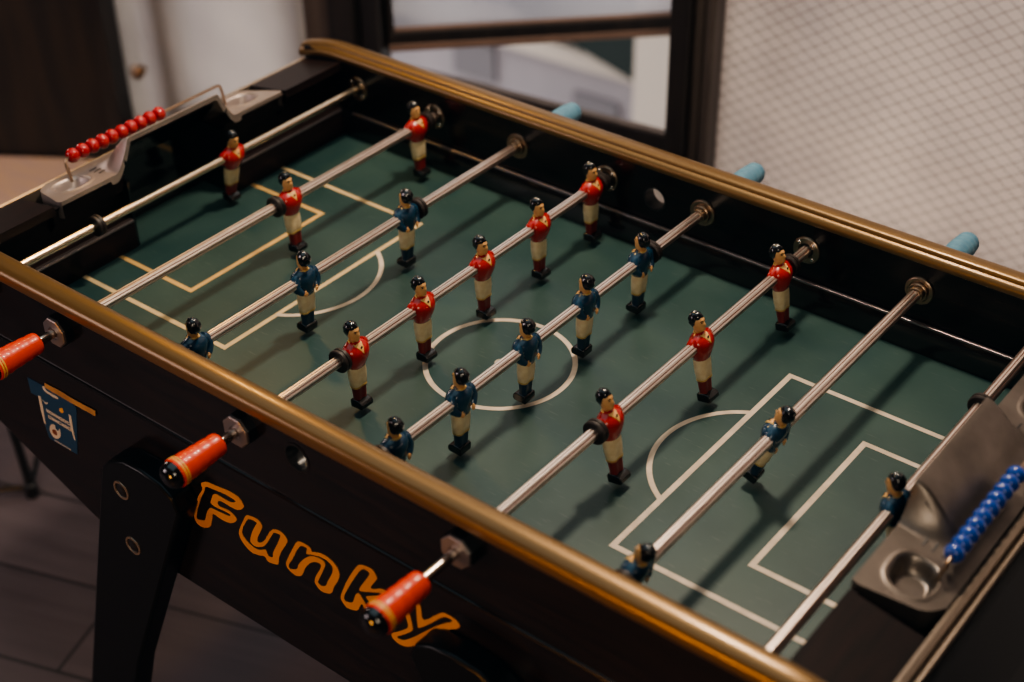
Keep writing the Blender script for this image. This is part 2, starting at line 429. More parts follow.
# cast aluminium end piece: plate, two sunken cups and the goal hood, one curved skin
def sstep(a, b_, x):
    t = max(0., min(1., (x - a) / (b_ - a))); return t * t * (3 - 2 * t)
def casting(s):
    NX, NY = 44, 150; x0, x1 = EI - .003, EO - .001; Y = .198
    b = MB(); vs = []; idx = {}
    def h(x, y):
        z = ztop(x) + .0028
        ay = abs(y)
        # cup
        d = math.sqrt(((x - .592) / .0235) ** 2 + ((ay - .153) / .0235) ** 2)
        d = (abs((x - .592) / .0215) ** 2.6 + abs((ay - .150) / .0240) ** 2.6) ** (1 / 2.6)
        z -= .0165 * (1 - sstep(.62, 1.0, d))
        z += .0012 * math.exp(-((d - 1.08) / .09) ** 2)
        # hood
        f = 1 - sstep(0, 1, (x - EI + .003) / .062)
        t_ = max(0., min(1., (ay - .079) / .026)); edge = (1 - t_) ** 1.5
        z += (.0365 if s > 0 else .0415) * (f ** .9) * edge
        return z
    rows = []
    for i in range(NX + 1):
        u = i / NX; row = []
        for j in range(NY + 1):
            v = -1 + 2 * j / NY
            # rounded outline: the near and far tips curve back from the outer corner
            ext = Y - .020 * u - .016 * max(0, (u - .75) / .25) ** 2 - .004 * max(0, (.12 - u) / .12) ** 2
            y = v * ext; x = x0 + (x1 - x0) * u
            row.append((s * x, y, h(x, y)))
        rows.append(row)
    b.rings(rows, False, False, closed=False)
    # skirts: the short ends and the field-side front outside the goal mouth
    for j in (0, NY):
        col = [rows[i][j] for i in range(NX + 1)]
        b.rings([col, [(x, y, z - .024) for x, y, z in col]], False, False, closed=False)
    for lo in (True, False):
        seg = [p for p in rows[0] if (p[1] < -GY if lo else p[1] > GY)]
        b.rings([seg, [(x, y, z - (.006 if abs(y) > .115 else .012)) for x, y, z in seg]], False, False, closed=False)
    # rim of the hood opening and its inner side cheeks
    op = [p for p in rows[0] if abs(p[1]) <= GY + .002]
    b.rings([op, [(x, y * .955, z - .007) for x, y, z in op]], False, False, closed=False)
    b.rings([[(x, y * .955, z - .007) for x, y, z in op], [(x + s * .012, y * .955, z - .009) for x, y, z in op]], False, False, closed=False)
    o = b.build('end_casting', M['cast'] if s > 0 else M['cast_lit'], TABLE, angle=55)
    # dark goal lining behind the mouth
    g = MB()
    for t in (-1, 1): g.box((s * (EI + .001), t * (GY - .0005), 0), (s * (EO - .012), t * (GY - .004), .100))
    g.add([(s * (EI + .012), -GY + .004, .140), (s * (EI + .012), GY - .004, .140), (s * (EO - .013), GY - .004, .088), (s * (EO - .013), -GY + .004, .088)], [(0, 1, 2, 3)])
    g.add([(s * (EO - .013), -GY + .004, .088), (s * (EO - .013), GY - .004, .088), (s * (EO - .013), GY - .004, 0), (s * (EO - .013), -GY + .004, 0)], [(0, 1, 2, 3)])
    g.build('goal_lining', M['gloss_black'], TABLE, smooth=False)
    # engraved dashes beside the cup
    for t in (-1, 1):
        for k in range(3):
            d = MB()
            x = .592 + .010 * (k - 1); zz = ztop(x) + .0032
            d.add([(s * (x - .001), t * .100, zz + .001), (s * (x + .001), t * .100, zz + .001), (s * (x + .001), t * .112, zz), (s * (x - .001), t * .112, zz)], [(0, 1, 2, 3)])
            d.build('engraved_dash', M['black'], o, smooth=False)
    # wire that carries the score beads
    w = MB(); bx = .615; zb = .1345 if s < 0 else .130
    pts = [(s * (bx - .006), -.136, .103), (s * (bx - .003), -.1365, .118), (s * bx, -.1365, zb - .006), (s * bx, -.1345, zb - .0015), (s * bx, -.130, zb)]
    pts = pts + [(a, -y, z) for a, y, z in reversed(pts)]
    w.tube(pts, .0021, 10); w.build('score_wire', M['brass'], TABLE)
for s in (-1, 1): casting(s)

# bearings on the inside of the far and near walls; octagonal guides outside
def bearing(x, s, kind):
    b = MB(); w = s * WI
    def Y(t): return w - s * t
    if kind == 'ringed':
        b.lathe([(Y(0), .0185), (Y(.0022), .0180), (Y(.0030), .0168), (Y(.0030), .0135), (Y(.0018), .0130), (Y(.0018), .0122), (Y(.0065), .0120), (Y(.0072), .0112), (Y(.0072), .0098), (Y(.0062), .0096), (Y(.0062), .0092), (Y(.0120), .0092), (Y(.0125), .0088), (Y(.0125), .0075)], 'y', (x, 0, ZR), 32, cap=True)
        o = b.build('rod_bearing', M['brass'], TABLE, angle=30)
    else:
        b.lathe([(Y(0), .0185), (Y(.0022), .0180), (Y(.0032), .0168), (Y(.0032), .0105), (Y(.0008), .0095)], 'y', (x, 0, ZR), 32)
        o = b.build('rod_bearing', M['brass'], TABLE, angle=30)
        h = MB(); h.lathe([(Y(.0009), .0094), (Y(.0010), .0003)], 'y', (x, 0, ZR), 24); h.build('bearing_hole', M['black'], o)
        for k in range(4):
            a = PI / 4 + k * PI / 2; c = MB()
            c.sphere((x + .0137 * math.cos(a), Y(.0030), ZR + .0137 * math.sin(a)), (.0027, .0016, .0027), 10, 6)
            c.build('bearing_screw', M['chrome'], o)
RED = (1, 2, 4, 6); BLUE = (3, 5, 7, 8)
for i in range(1, 9):
    bearing(RX(i), 1, 'ringed' if i in BLUE else 'screwed')
    bearing(RX(i), -1, 'ringed' if i in RED else 'screwed')
def guide(x, s):
    n = 8
    def octo(r, y): return [(x + r * math.cos(PI / 8 + k * PI / 4), y, ZR + r * math.sin(PI / 8 + k * PI / 4)) for k in range(n)]
    b = MB(); w = s * WO
    b.rings([octo(.0200, w), octo(.0200, w + s * .0105), octo(.0190, w + s * .0115)]); o = b.build('rod_guide', M['black'], TABLE, angle=20)
    p = MB(); p.rings([octo(.0192, w + s * .0113), octo(.0192, w + s * .0135), octo(.0180, w + s * .0145), octo(.0085, w + s * .0150), octo(.0075, w + s * .0135)])
    p.build('guide_plate', M['plate'], o, angle=20)
for i in RED: guide(RX(i), -1)
for i in BLUE: guide(RX(i), 1)

# legs
def table_leg(sx, sy):
    y0, y1 = .3425, .3735
    L = [(-.316, -.094), (-.308, -.071), (-.291, -.053), (-.264, -.0405), (-.232, -.039), (-.202, -.043), (-.181, -.054), (-.173, -.074),
         (-.324, -.419), (-.455, FLOOR), (-.545, FLOOR), (-.454, -.539)]
    b = MB(); b.prism([(-x * sx if sx > 0 else x, z) for x, z in L], 'y', sy * y0, sy * y1)
    o = b.build('table_leg', M['leg'], TABLE, smooth=True, angle=25, bevel=.004, seg=3)
    for (x, z) in ((-.276, -.090), (-.276, -.178)):
        x = -x * sx if sx > 0 else x
        c = MB()
        c.lathe([(sy * (y1 - .001), .0135), (sy * (y1 + .0012), .0130), (sy * (y1 + .0012), .0105), (sy * (y1 - .0002), .0100)], 'y', (x, 0, z), 24)
        c.build('bolt_cup', M['trim'], o)
        d = MB(); d.lathe([(sy * (y1 + .0000), .0099), (sy * (y1 + .0016), .0070), (sy * (y1 + .0016), .0001)], 'y', (x, 0, z), 6); d.build('bolt', M['black'], o)
for sx in (-1, 1):
    for sy in (-1, 1): table_leg(sx, sy)

# orange outlined lettering on the near side panel
LET = {
'F': ([(-0.163, -0.045), (-0.162, -0.04), (-0.157, -0.036), (-0.151, -0.033), (-0.133, -0.03), (-0.114, -0.027), (-0.1, -0.028), (-0.094, -0.034), (-0.093, -0.038), (-0.097, -0.044), (-0.106, -0.05), (-0.117, -0.051), (-0.131, -0.051), (-0.137, -0.054), (-0.139, -0.059), (-0.135, -0.061), (-0.122, -0.059), (-0.113, -0.061), (-0.109, -0.066), (-0.114, -0.073), (-0.123, -0.079), (-0.137, -0.081), (-0.15, -0.08), (-0.153, -0.088), (-0.158, -0.102), (-0.163, -0.108), (-0.172, -0.113), (-0.181, -0.114), (-0.186, -0.109), (-0.186, -0.1), (-0.181, -0.084), (-0.173, -0.067), (-0.162, -0.049)],
      [(-0.155, -0.042), (-0.142, -0.039), (-0.123, -0.036), (-0.109, -0.036), (-0.106, -0.038), (-0.113, -0.043), (-0.124, -0.044), (-0.137, -0.044), (-0.144, -0.048), (-0.149, -0.058), (-0.151, -0.064), (-0.144, -0.066), (-0.128, -0.064), (-0.119, -0.064), (-0.122, -0.068), (-0.135, -0.07), (-0.151, -0.072), (-0.156, -0.075), (-0.161, -0.083), (-0.167, -0.098), (-0.173, -0.102), (-0.182, -0.105), (-0.181, -0.098), (-0.175, -0.082), (-0.166, -0.063), (-0.159, -0.051)]),
'u': ([(-0.091, -0.05), (-0.082, -0.047), (-0.072, -0.046), (-0.067, -0.051), (-0.068, -0.058), (-0.077, -0.075), (-0.078, -0.082), (-0.075, -0.082), (-0.067, -0.075), (-0.06, -0.063), (-0.054, -0.053), (-0.046, -0.046), (-0.036, -0.044), (-0.028, -0.049), (-0.029, -0.057), (-0.039, -0.074), (-0.045, -0.087), (-0.048, -0.099), (-0.055, -0.103), (-0.065, -0.105), (-0.07, -0.1), (-0.08, -0.104), (-0.093, -0.106), (-0.104, -0.099), (-0.109, -0.09), (-0.107, -0.08), (-0.097, -0.06)],
      [(-0.088, -0.054), (-0.076, -0.052), (-0.076, -0.055), (-0.084, -0.069), (-0.09, -0.084), (-0.09, -0.091), (-0.082, -0.092), (-0.07, -0.085), (-0.062, -0.075), (-0.052, -0.058), (-0.048, -0.052), (-0.039, -0.05), (-0.039, -0.054), (-0.047, -0.071), (-0.054, -0.085), (-0.056, -0.093), (-0.062, -0.096), (-0.065, -0.092), (-0.067, -0.088), (-0.079, -0.095), (-0.09, -0.095), (-0.1, -0.089), (-0.103, -0.082), (-0.098, -0.069)]),
'n': ([(-0.014, -0.048), (-0.009, -0.043), (0.001, -0.041), (0.009, -0.043), (0.01, -0.047), (0.022, -0.042), (0.035, -0.041), (0.046, -0.047), (0.05, -0.057), (0.046, -0.069), (0.039, -0.082), (0.034, -0.094), (0.027, -0.099), (0.018, -0.101), (0.011, -0.097), (0.009, -0.091), (0.013, -0.08), (0.02, -0.067), (0.022, -0.059), (0.014, -0.06), (0.006, -0.066), (-0.003, -0.078), (-0.01, -0.093), (-0.015, -0.098), (-0.023, -0.101), (-0.032, -0.098), (-0.035, -0.091), (-0.03, -0.079), (-0.021, -0.061)],
      [(-0.006, -0.048), (0.003, -0.046), (0.001, -0.055), (0.009, -0.052), (0.021, -0.048), (0.032, -0.047), (0.04, -0.052), (0.038, -0.063), (0.031, -0.077), (0.026, -0.088), (0.02, -0.092), (0.014, -0.091), (0.016, -0.085), (0.023, -0.07), (0.029, -0.056), (0.027, -0.051), (0.018, -0.051), (0.006, -0.056), (-0.005, -0.067), (-0.014, -0.08), (-0.018, -0.089), (-0.029, -0.095), (-0.03, -0.089), (-0.023, -0.077), (-0.014, -0.059)]),
'k': ([(0.077, -0.03), (0.083, -0.024), (0.092, -0.021), (0.101, -0.021), (0.106, -0.029), (0.104, -0.034), (0.095, -0.049), (0.1, -0.049), (0.11, -0.042), (0.117, -0.041), (0.121, -0.044), (0.112, -0.058), (0.105, -0.067), (0.107, -0.078), (0.108, -0.091), (0.101, -0.099), (0.093, -0.1), (0.084, -0.09), (0.079, -0.083), (0.073, -0.096), (0.065, -0.101), (0.055, -0.103), (0.049, -0.097), (0.048, -0.091), (0.053, -0.077), (0.063, -0.055)],
      [(0.085, -0.029), (0.095, -0.028), (0.094, -0.033), (0.085, -0.049), (0.078, -0.062), (0.082, -0.063), (0.099, -0.054), (0.11, -0.049), (0.104, -0.056), (0.09, -0.065), (0.087, -0.069), (0.094, -0.076), (0.098, -0.088), (0.099, -0.093), (0.096, -0.093), (0.088, -0.084), (0.078, -0.07), (0.072, -0.073), (0.067, -0.086), (0.063, -0.091), (0.055, -0.094), (0.053, -0.089), (0.059, -0.075), (0.073, -0.048)]),
'y': ([(0.141, -0.045), (0.154, -0.032), (0.165, -0.033), (0.168, -0.052), (0.192, -0.027), (0.202, -0.023), (0.212, -0.024), (0.217, -0.029), (0.214, -0.035), (0.202, -0.045), (0.182, -0.068), (0.158, -0.094), (0.143, -0.107), (0.13, -0.111), (0.121, -0.107), (0.121, -0.101), (0.132, -0.091), (0.145, -0.077), (0.144, -0.065), (0.14, -0.053)],
      [(0.148, -0.045), (0.158, -0.036), (0.159, -0.043), (0.159, -0.066), (0.163, -0.066), (0.179, -0.049), (0.195, -0.031), (0.204, -0.027), (0.207, -0.03), (0.195, -0.04), (0.174, -0.062), (0.152, -0.087), (0.137, -0.101), (0.128, -0.102), (0.14, -0.09), (0.151, -0.078), (0.151, -0.065)]),
}
YP = -(WO + .003)
for k, (o_, i_) in LET.items():
    flat_shape('letter', [sm(o_, 3), sm(i_, 3)], YP - .0003, .0006, M['orange'], TABLE)

# blue sticker and strip of tan tape
stk = flat_shape('sticker', [[(-0.474, -0.032), (-0.442, -0.031), (-0.396, -0.029), (-0.381, -0.036), (-0.402, -0.119), (-0.457, -0.120), (-0.46, -0.1), (-0.459, -0.055), (-0.474, -0.056)]], YP - .0003, .0005, M['sticker'], TABLE)
yy = YP - .0008
flat_shape('print', [[(-0.459, -0.053), (-0.454, -0.052), (-0.454, -0.067), (-0.457, -0.098), (-0.46, -0.097), (-0.46, -0.074)]], yy, .0004, M['white'], stk)
flat_shape('print', [[(-0.4, -0.054), (-0.396, -0.055), (-0.398, -0.074), (-0.398, -0.094), (-0.401, -0.094), (-0.403, -0.072)]], yy, .0004, M['white'], stk)
flat_shape('print', [sm([(-0.444, -0.032), (-0.439, -0.030), (-0.437, -0.035), (-0.419, -0.0355), (-0.415, -0.037), (-0.419, -0.0395), (-0.441, -0.0385)], 3)], yy, .0004, M['white'], stk)
flat_shape('print', [sm([(-0.452, -0.055), (-0.447, -0.0575), (-0.440, -0.0555), (-0.446, -0.0605)], 3)], yy, .0004, M['white'], stk)
flat_shape('print', [[(-0.417, -0.053), (-0.411, -0.050), (-0.410, -0.056), (-0.415, -0.060), (-0.419, -0.058)]], yy, .0004, M['gold'], stk)
flat_shape('flame_mark', [sm([(-0.445, -0.092), (-0.437, -0.089), (-0.4375, -0.095), (-0.432, -0.096), (-0.428, -0.090), (-0.429, -0.101), (-0.435, -0.109), (-0.443, -0.113), (-0.450, -0.110), (-0.451, -0.102)], 3),
           sm([(-0.445, -0.100), (-0.438, -0.097), (-0.436, -0.101), (-0.438, -0.106), (-0.443, -0.107), (-0.446, -0.105)], 3)], yy, .0004, M['white'], stk)
flat_shape('flame_mark', [sm([(-0.445, -0.100), (-0.438, -0.097), (-0.436, -0.101), (-0.438, -0.106), (-0.443, -0.107), (-0.446, -0.105)], 3)], yy + .0001, .0003, M['brown_print'], stk)
# the two lines of small white lettering, too small in the photo to spell: worn glyph strokes
rng = random.Random(3)
for z0, z1, xa in ((-.0735, -.0685, -.448), (-.0825, -.0775, -.447)):
    x = xa
    while x < -.409:
        w = rng.choice((.0046, .0052, .0058)); t = .0014
        lp = [(x, z0), (x, z1), (x + w, z1), (x + w, z0)]
        gap = (x + t, z0 + .0014, x + w - t, z1 - .0014)
        kind = rng.randrange(3)
        if kind == 0: loops = [lp, [(gap[0], gap[1]), (gap[0], gap[3]), (gap[2], gap[3]), (gap[2], gap[1])]]
        elif kind == 1: loops = [[(x, z0), (x, z1), (x + w, z1), (x + w, z1 - t), (x + t, z1 - t), (x + t, z0 + t), (x + w, z0 + t), (x + w, z0)]]
        else: loops = [[(x, z0), (x, z1), (x + t, z1), (x + w / 2, z0 + .003), (x + w - t, z1), (x + w, z1), (x + w, z0), (x + w - t, z0), (x + w / 2, z0 + .001), (x + t, z0)]]
        flat_shape('print_glyph', loops, yy, .0004, M['white'], stk)
        x += w + .0011
flat_shape('print', [[(-0.446, -0.1165), (-0.414, -0.1165), (-0.414, -0.1178), (-0.446, -0.1178)]], yy, .0004, M['white'], stk)
flat_shape('tape_strip', [[(-0.436, -0.0228), (-0.406, -0.0212), (-0.384, -0.0222), (-0.341, -0.0208), (-0.342, -0.0296), (-0.386, -0.0308), (-0.411, -0.0308), (-0.438, -0.0305)]], YP - .0014, .0006, M['tape'], TABLE)

# ------------------------------------------------------------------ player figures (origin on the rod axis, facing +x)
def ellring(z, rx, ry, cx=0., n=24, pinch=0., ex=2.3):
    out = []
    for k in range(n):
        a = 2 * PI * k / n; c, s = math.cos(a), math.sin(a)
        r = (abs(c) ** ex + abs(s) ** ex) ** (-1 / ex)
        q = 1 - pinch * abs(c) ** 6
        out.append((cx + rx * c * r * q, ry * s * r, z))
    return out
def loft(b, rows, n=24, ex=2.3, cap0=True, cap1=True):
    b.rings([ellring(r[0], r[1], r[2], r[3] if len(r) > 3 else 0., n, r[4] if len(r) > 4 else 0., ex) for r in rows], cap0, cap1)
def head_ring(z, rx, ry, cx, n=28):
    out = []
    for k in range(n):
        a = 2 * PI * k / n; aa = a if a <= PI else a - 2 * PI
        c, s = math.cos(a), math.sin(a)
        x = cx + rx * c; y = ry * s
        nose = .0026 * math.exp(-(aa / .24) ** 2) * math.exp(-((z - .0248) / .0024) ** 2)
        brow = .0007 * math.exp(-(aa / .75) ** 2) * math.exp(-((z - .0297) / .0012) ** 2)
        eye = -.0009 * (math.exp(-((aa - .45) / .2) ** 2) + math.exp(-((aa + .45) / .2) ** 2)) * math.exp(-((z - .0275) / .0013) ** 2)
        lips = .0008 * math.exp(-(aa / .35) ** 2) * (math.exp(-((z - .0212) / .0007) ** 2) + math.exp(-((z - .0196) / .0007) ** 2))
        chin = .0010 * math.exp(-(aa / .5) ** 2) * math.exp(-((z - .0172) / .0012) ** 2)
        ear = .0014 * (math.exp(-((abs(aa) - 1.65) / .13) ** 2)) * math.exp(-((z - .0255) / .0026) ** 2)
        x += nose + brow + eye + lips + chin; y += math.copysign(ear, s)
        out.append((x, y, z))
    return out
def make_figure(name, shirt, sock):
    root = empty(name)
    b = MB(); n = 28
    rows = [ellring(z, rx, ry, cx, n, pn) for z, rx, ry, cx, pn in (
        (-.070, .0048, .0062, 0, .3), (-.060, .0050, .0066, 0, .35), (-.046, .0056, .0078, 0, .3), (-.032, .0066, .0088, 0, .15),
        (-.018, .0072, .0096, 0, 0), (-.004, .0080, .0120, 0, 0), (.006, .0074, .0120, 0, 0), (.0105, .0055, .0078, 0, 0), (.0128, .0044, .0046, 0, 0), (.0150, .0042, .0043, .0005, 0))]
    for z, rx, ry, cx in ((.0160, .0058, .0048, .0018), (.0172, .0066, .0053, .0018), (.0184, .0071, .0057, .0017), (.0196, .0074, .0059, .0016), (.0204, .0075, .0060, .0015), (.0212, .0076, .0061, .0014),
                          (.0224, .0077, .0062, .0013), (.0236, .0078, .0063, .0012), (.0248, .0079, .0064, .0011), (.0262, .0079, .0065, .001), (.0275, .0079, .0065, .0009), (.0286, .0079, .0065, .0008), (.0297, .0079, .0064, .0007),
                          (.0312, .0076, .0062, .0005), (.0328, .0069, .0057, .0003), (.0345, .0056, .0046, .0001), (.0358, .0036, .003, 0), (.0364, .001, .001, 0)):
        rows.append(head_ring(z, rx, ry, cx, n))
    b.rings(rows)
    # hands clasped behind the back: palm, four fingers and thumb each
    for s in (-1, 1):
        hx, hy, hz = .0026, .0060, -.0070
        b.sphere((-.0122 + hx, s * (.0040 + hy), -.0068 + hz), (.0020, .0026, .0026), 10, 7)
        for k in range(4):
            z = -.0048 - .0014 * k + hz; ln = (.0034, .0040, .0038, .0030)[k]
            b.tube([(-.0132 + hx, s * (.0045 + hy), z), (-.0138 + hx, s * (.0045 + hy - ln * .55), z - .0002), (-.0136 + hx, s * (.0045 + hy - ln), z - .0006)], [.00075, .0007, .0006], 6)
        b.tube([(-.0120 + hx, s * (.0048 + hy), -.0045 + hz), (-.0128 + hx, s * (.0035 + hy), -.0030 + hz), (-.0130 + hx, s * (.0022 + hy), -.0028 + hz)], [.0009, .0008, .0006], 6)
    b.cur = 1
    for s in (-1, 1):
        b.sphere((.0078, s * .0030, .0276), (.0008, .0011, .0006), 8, 5)
        b.tube([(.0074, s * .0047, .0293), (.0086, s * .0030, .0298), (.0089, s * .0015, .0294)], .00035, 5)
    b.cur = 2
    b.tube([(.0082, -.0022, .0203), (.0093, 0, .0203), (.0082, .0022, .0203)], .0004, 5)
    body = b.build('body', [M['skin'], M['hair'], M['red_sock']], root, angle=60)
    # hair: wavy cap, swept back, with a quiff
    h = MB(); rs = []; nu, nv = 26, 14
    for i in range(nv + 1):
        t = PI * (i + .02) / (nv + .04); ring = []
        for k in range(nu):
            a = 2 * PI * k / nu
            w = 1 + .085 * math.sin(7 * a + 3 * t) * math.sin(t) + .04 * math.sin(11 * t)
            x = -.0020 + .0082 * math.sin(t) * math.cos(a) * w; y = .0078 * math.sin(t) * math.sin(a) * w; z = .0291 - .0102 * math.cos(t) * (1 + .03 * math.sin(5 * a))
            if math.cos(a) > .3 and z < .0305: x -= .006 * (math.cos(a) - .3) * min(1, (.0305 - z) / .004)
            if math.cos(a) > 0 and z > .0325: x += .0022 * math.cos(a)
            ring.append((x, y, z))
        rs.append(ring)
    h.rings(rs); h.build('hair', M['hair'], root, angle=70)
    # shirt with sleeves running behind the back
    t = MB()
    loft(t, [(-.0205, .0076, .0096), (-.0195, .0088, .0110), (-.0140, .0102, .0130, .0010), (-.0070, .0120, .0160, .0018), (.0000, .0128, .0174, .0022), (.0055, .0120, .0170, .0018), (.0092, .0098, .0146, .0010), (.0120, .0070, .0100, .0002), (.0142, .0050, .0058)], 28, 2.2)
    for s in (-1, 1):
        t.tube([(.0004, s * .0110, .0076), (.0000, s * .0146, .0048), (-.0012, s * .0166, -.0012), (-.0034, s * .0160, -.0070), (-.0066, s * .0132, -.0108), (-.0084, s * .0112, -.0128)],
               [.0052, .0064, .0066, .0058, .0044, .0034], 12)
    t.build('shirt', shirt, root, angle=70)
    c = MB()
    c.tube([(-.0052, 0, .0142), (-.0040, -.0042, .0140), (0, -.0060, .0132), (.0066, -.0050, .0114), (.0116, -.0024, .0076), (.0146, 0, .0028), (.0116, .0024, .0076), (.0066, .0050, .0114), (0, .0060, .0132), (-.0040, .0042, .0140), (-.0052, 0, .0142)], .0010, 8)
    c.build('collar', M['yellow'], root, angle=70)
    v = MB(); v.add([(.0066, -.0048, .0124), (.0080, 0, .0134), (.0066, .0048, .0124), (.0122, -.0022, .0080), (.0122, .0022, .0080), (.0149, 0, .0036), (.0118, 0, .0102)],
                    [(0, 3, 6), (0, 6, 1), (1, 6, 2), (2, 6, 4), (3, 5, 6), (6, 5, 4)])
    v.build('neckline', M['skin'], root)
    k = MB(); k.sphere((.0122, 0, .0092), (.0008, .0016, .0019), 10, 6); k.build('neck_badge', M['hair'], root)
    p = MB()
    loft(p, [(-.0465, .0066, .0086, 0, .25), (-.0460, .0080, .0102, 0, .30), (-.0400, .0086, .0109, 0, .28), (-.0320, .0091, .0116, 0, .20), (-.0240, .0090, .0117, 0, .08), (-.0165, .0084, .0108, 0, 0)], 28)
    sh = p.build('shorts', M['shorts'], root, angle=70)
    e = MB(); loft(e, [(-.0474, .0070, .0090, 0, .30), (-.0470, .0082, .0104, 0, .30), (-.0450, .0084, .0106, 0, .29), (-.0446, .0076, .0098, 0, .30)], 28); e.build('hem', M['yellow'], sh, angle=70)
    q = MB()
    loft(q, [(-.0690, .0064, .0084, 0, .40), (-.0640, .0063, .0082, 0, .40), (-.0560, .0068, .0088, 0, .38), (-.0480, .0072, .0092, 0, .36), (-.0455, .0064, .0086, 0, .3)], 28)
    q.build('socks', sock, root, angle=70)
    f = MB()
    f.prism([(-.0068, -.0748), (.0098, -.0748), (.0116, -.0722), (.0114, -.0680), (.0095, -.0656), (.0040, -.0640), (-.0060, -.0640), (-.0072, -.0665)], 'y', -.0094, .0094)
    f.build('shoes', M['shoe'], root, angle=30, bevel=.0012)
    return root

def stop_collar(parent, y, w=.0105, m=None):
    b = MB(); h = w / 2
    b.lathe([(y - h, .0076), (y - h, .0128), (y - h + .0012, .0140), (y - .0008, .0140), (y - .0004, .0130), (y + .0004, .0130), (y + .0008, .0140), (y + h - .0012, .0140), (y + h, .0128), (y + h, .0076)], 'y', (0, 0, 0), 28)
    b.build('stop_collar', m or M['rubber'], parent, angle=30)
def grip_red(parent, y0, length=.062, K=1.2):
    b = MB(); prof = [(y0, .0070), (y0 - .0005, .0098), (y0 - .002, .0106)]
    n = 40
    for k in range(1, n):
        t = k / n; prof.append((y0 - .002 - (length - .004) * t, .0106 + .0030 * t + .00020 * math.sin(t * 2 * PI * 4.5)))
    prof += [(y0 - length + .0012, .0136), (y0 - length, .0128)]
    b.lathe([(t, r * K) for t, r in prof], 'y', (0, 0, 0), 36)
    h = b.build('handle', M['handle_red'], parent, angle=40)
    ye = y0 - length
    c = MB(); c.lathe([(t, r * K) for t, r in ((ye + .0008, .0129), (ye - .0030, .0127), (ye - .0075, .0112), (ye - .0105, .0080), (ye - .0122, .0040), (ye - .0126, .0003))], 'y', (0, 0, 0), 32)
    c.build('end_cap', M['gloss_black'], h, angle=60)
    for d in (.0030, .0062):
        r = MB(); r.lathe([(ye + d, .01372 * K), (ye + d + .0004, .01390 * K), (ye + d + .0016, .01390 * K), (ye + d + .0020, .01372 * K)], 'y', (0, 0, 0), 36, cap=False); r.build('gold_ring', M['gold'], h)
def grip_blue(parent, y0, length=.078):
    b = MB(); prof = [(y0, .007), (y0 + .0006, .0130), (y0 + .002, .0142)]
    n = 60
    for k in range(1, n):
        t = k / n; prof.append((y0 + .002 + (length - .010) * t, .0142 + .0018 * math.sin(PI * t) + .0004 * math.cos(t * 2 * PI * 7)))
    prof += [(y0 + length - .006, .0140), (y0 + length - .002, .0118), (y0 + length, .0075), (y0 + length + .0003, .0003)]
    b.lathe(prof, 'y', (0, 0, 0), 36)
    b.build('handle', M['handle_blue'], parent, angle=60)
def rod_shaft(parent, ya, yb, y_near, y_far, slim=False):
    """faceted bar inside the table, round shaft outside it"""
    if slim:
        b = MB(); b.lathe([(ya, .0056), (yb, .0056)], 'y', (0, 0, 0), 24); b.build('rod_bar', M['chrome_warm'], parent)
        c = MB(); c.lathe([(y_near, .0054), (y_far, .0054)], 'y', (0, 0, 0), 24); c.build('rod_shaft', M['chrome_warm'], parent); return
    b = MB(); R = .0071; n = 8; rs = []
    prof = []
    for k in range(8):
        a0 = PI / 8 + k * PI / 4; a1 = a0 + PI / 4
        p0 = Vector((math.cos(a0), math.sin(a0))) * R; p1 = Vector((math.cos(a1), math.sin(a1))) * R
        prof.append(p0)
        # shallow groove down the middle of each face
        nrm = (p0 + p1).normalized()
        for f, d in ((.40, 0), (.46, .0007), (.54, .0007), (.60, 0)): prof.append(p0.lerp(p1, f) - nrm * d)
    for y in (ya, yb): rs.append([(p.x, y, p.y) for p in prof])
    b.rings(rs)
    for j in range(40):
        if j % 5 in (1, 2, 3): b.mi[j] = 1
    o = b.build('rod_bar', [M['steel'], M['groove']], parent, angle=12)
    c = MB(); c.lathe([(y_near, .0056), (y_far, .0056)], 'y', (0, 0, 0), 24); c.build('rod_shaft', M['chrome'], parent)
    return o

FIG_R = make_figure('red_player_figure', M['red_shirt'], M['red_sock'])
FIG_B = make_figure('blue_player_figure', M['blue_shirt'], M['blue_sock'])
used = {'r': False, 'b': False}
def rod(i, label, ys, tilts, collars, hand):
    root = empty('player_rod', (RX(i), 0, ZR)); tag(root, label, 'foosball rod', 'rods across the table')
    red = i in RED
    if red:
        rod_shaft(root, -WI + .004, WI - .001, hand, WI + .012, i == 1)
        grip_red(root, hand - .003)
    else:
        rod_shaft(root, -WI + .001, WI - .014, -WI - .012, hand)
        grip_blue(root, hand - .004)
    for y, t in zip(ys, tilts):
        key = 'r' if red else 'b'; src = FIG_R if red else FIG_B
        if not used[key]: f = src; used[key] = True; f.parent = root
        else: f = copy_tree(src, root)
        f.location = (0, y, 0)
        f.rotation_euler = (0, t, 0) if red else (0, t, PI)
    for c in collars:
        stop_collar(root, c[0], m=c[1] if len(c) > 1 else None)
    return root
D = math.radians
rod(1, 'steel rod nearest the red score beads, carrying one red goalkeeper figure', [.066], [D(12)], [(-.168,)], -.385)
rod(2, 'steel rod with two red figures, its orange-red handle at the left edge', [.026, .278], [D(-4), D(-4)], [(.003,), (.3015,)], -.373)
rod(3, 'steel rod with three blue figures, between the two-red and five-red rods', [-.273, -.098, .087], [D(-2)] * 3, [(.110,), (-.2965,)], .381)
rod(4, 'steel rod with five red figures, crossing left of the centre circle', [-.171, -.057, .056, .169, .283], [D(-2)] * 5, [(-.194,), (.3045,)], -.373)
rod(5, 'steel rod with five blue figures, crossing over the centre circle', [-.270, -.165, -.049, .064, .179], [D(-2)] * 5, [(.202,), (-.293,)], .383)
rod(6, 'steel rod with three red figures, orange-red handle over the orange lettering', [-.102, .076, .253], [D(-11)] * 3, [(-.125,), (.276,)], -.399)
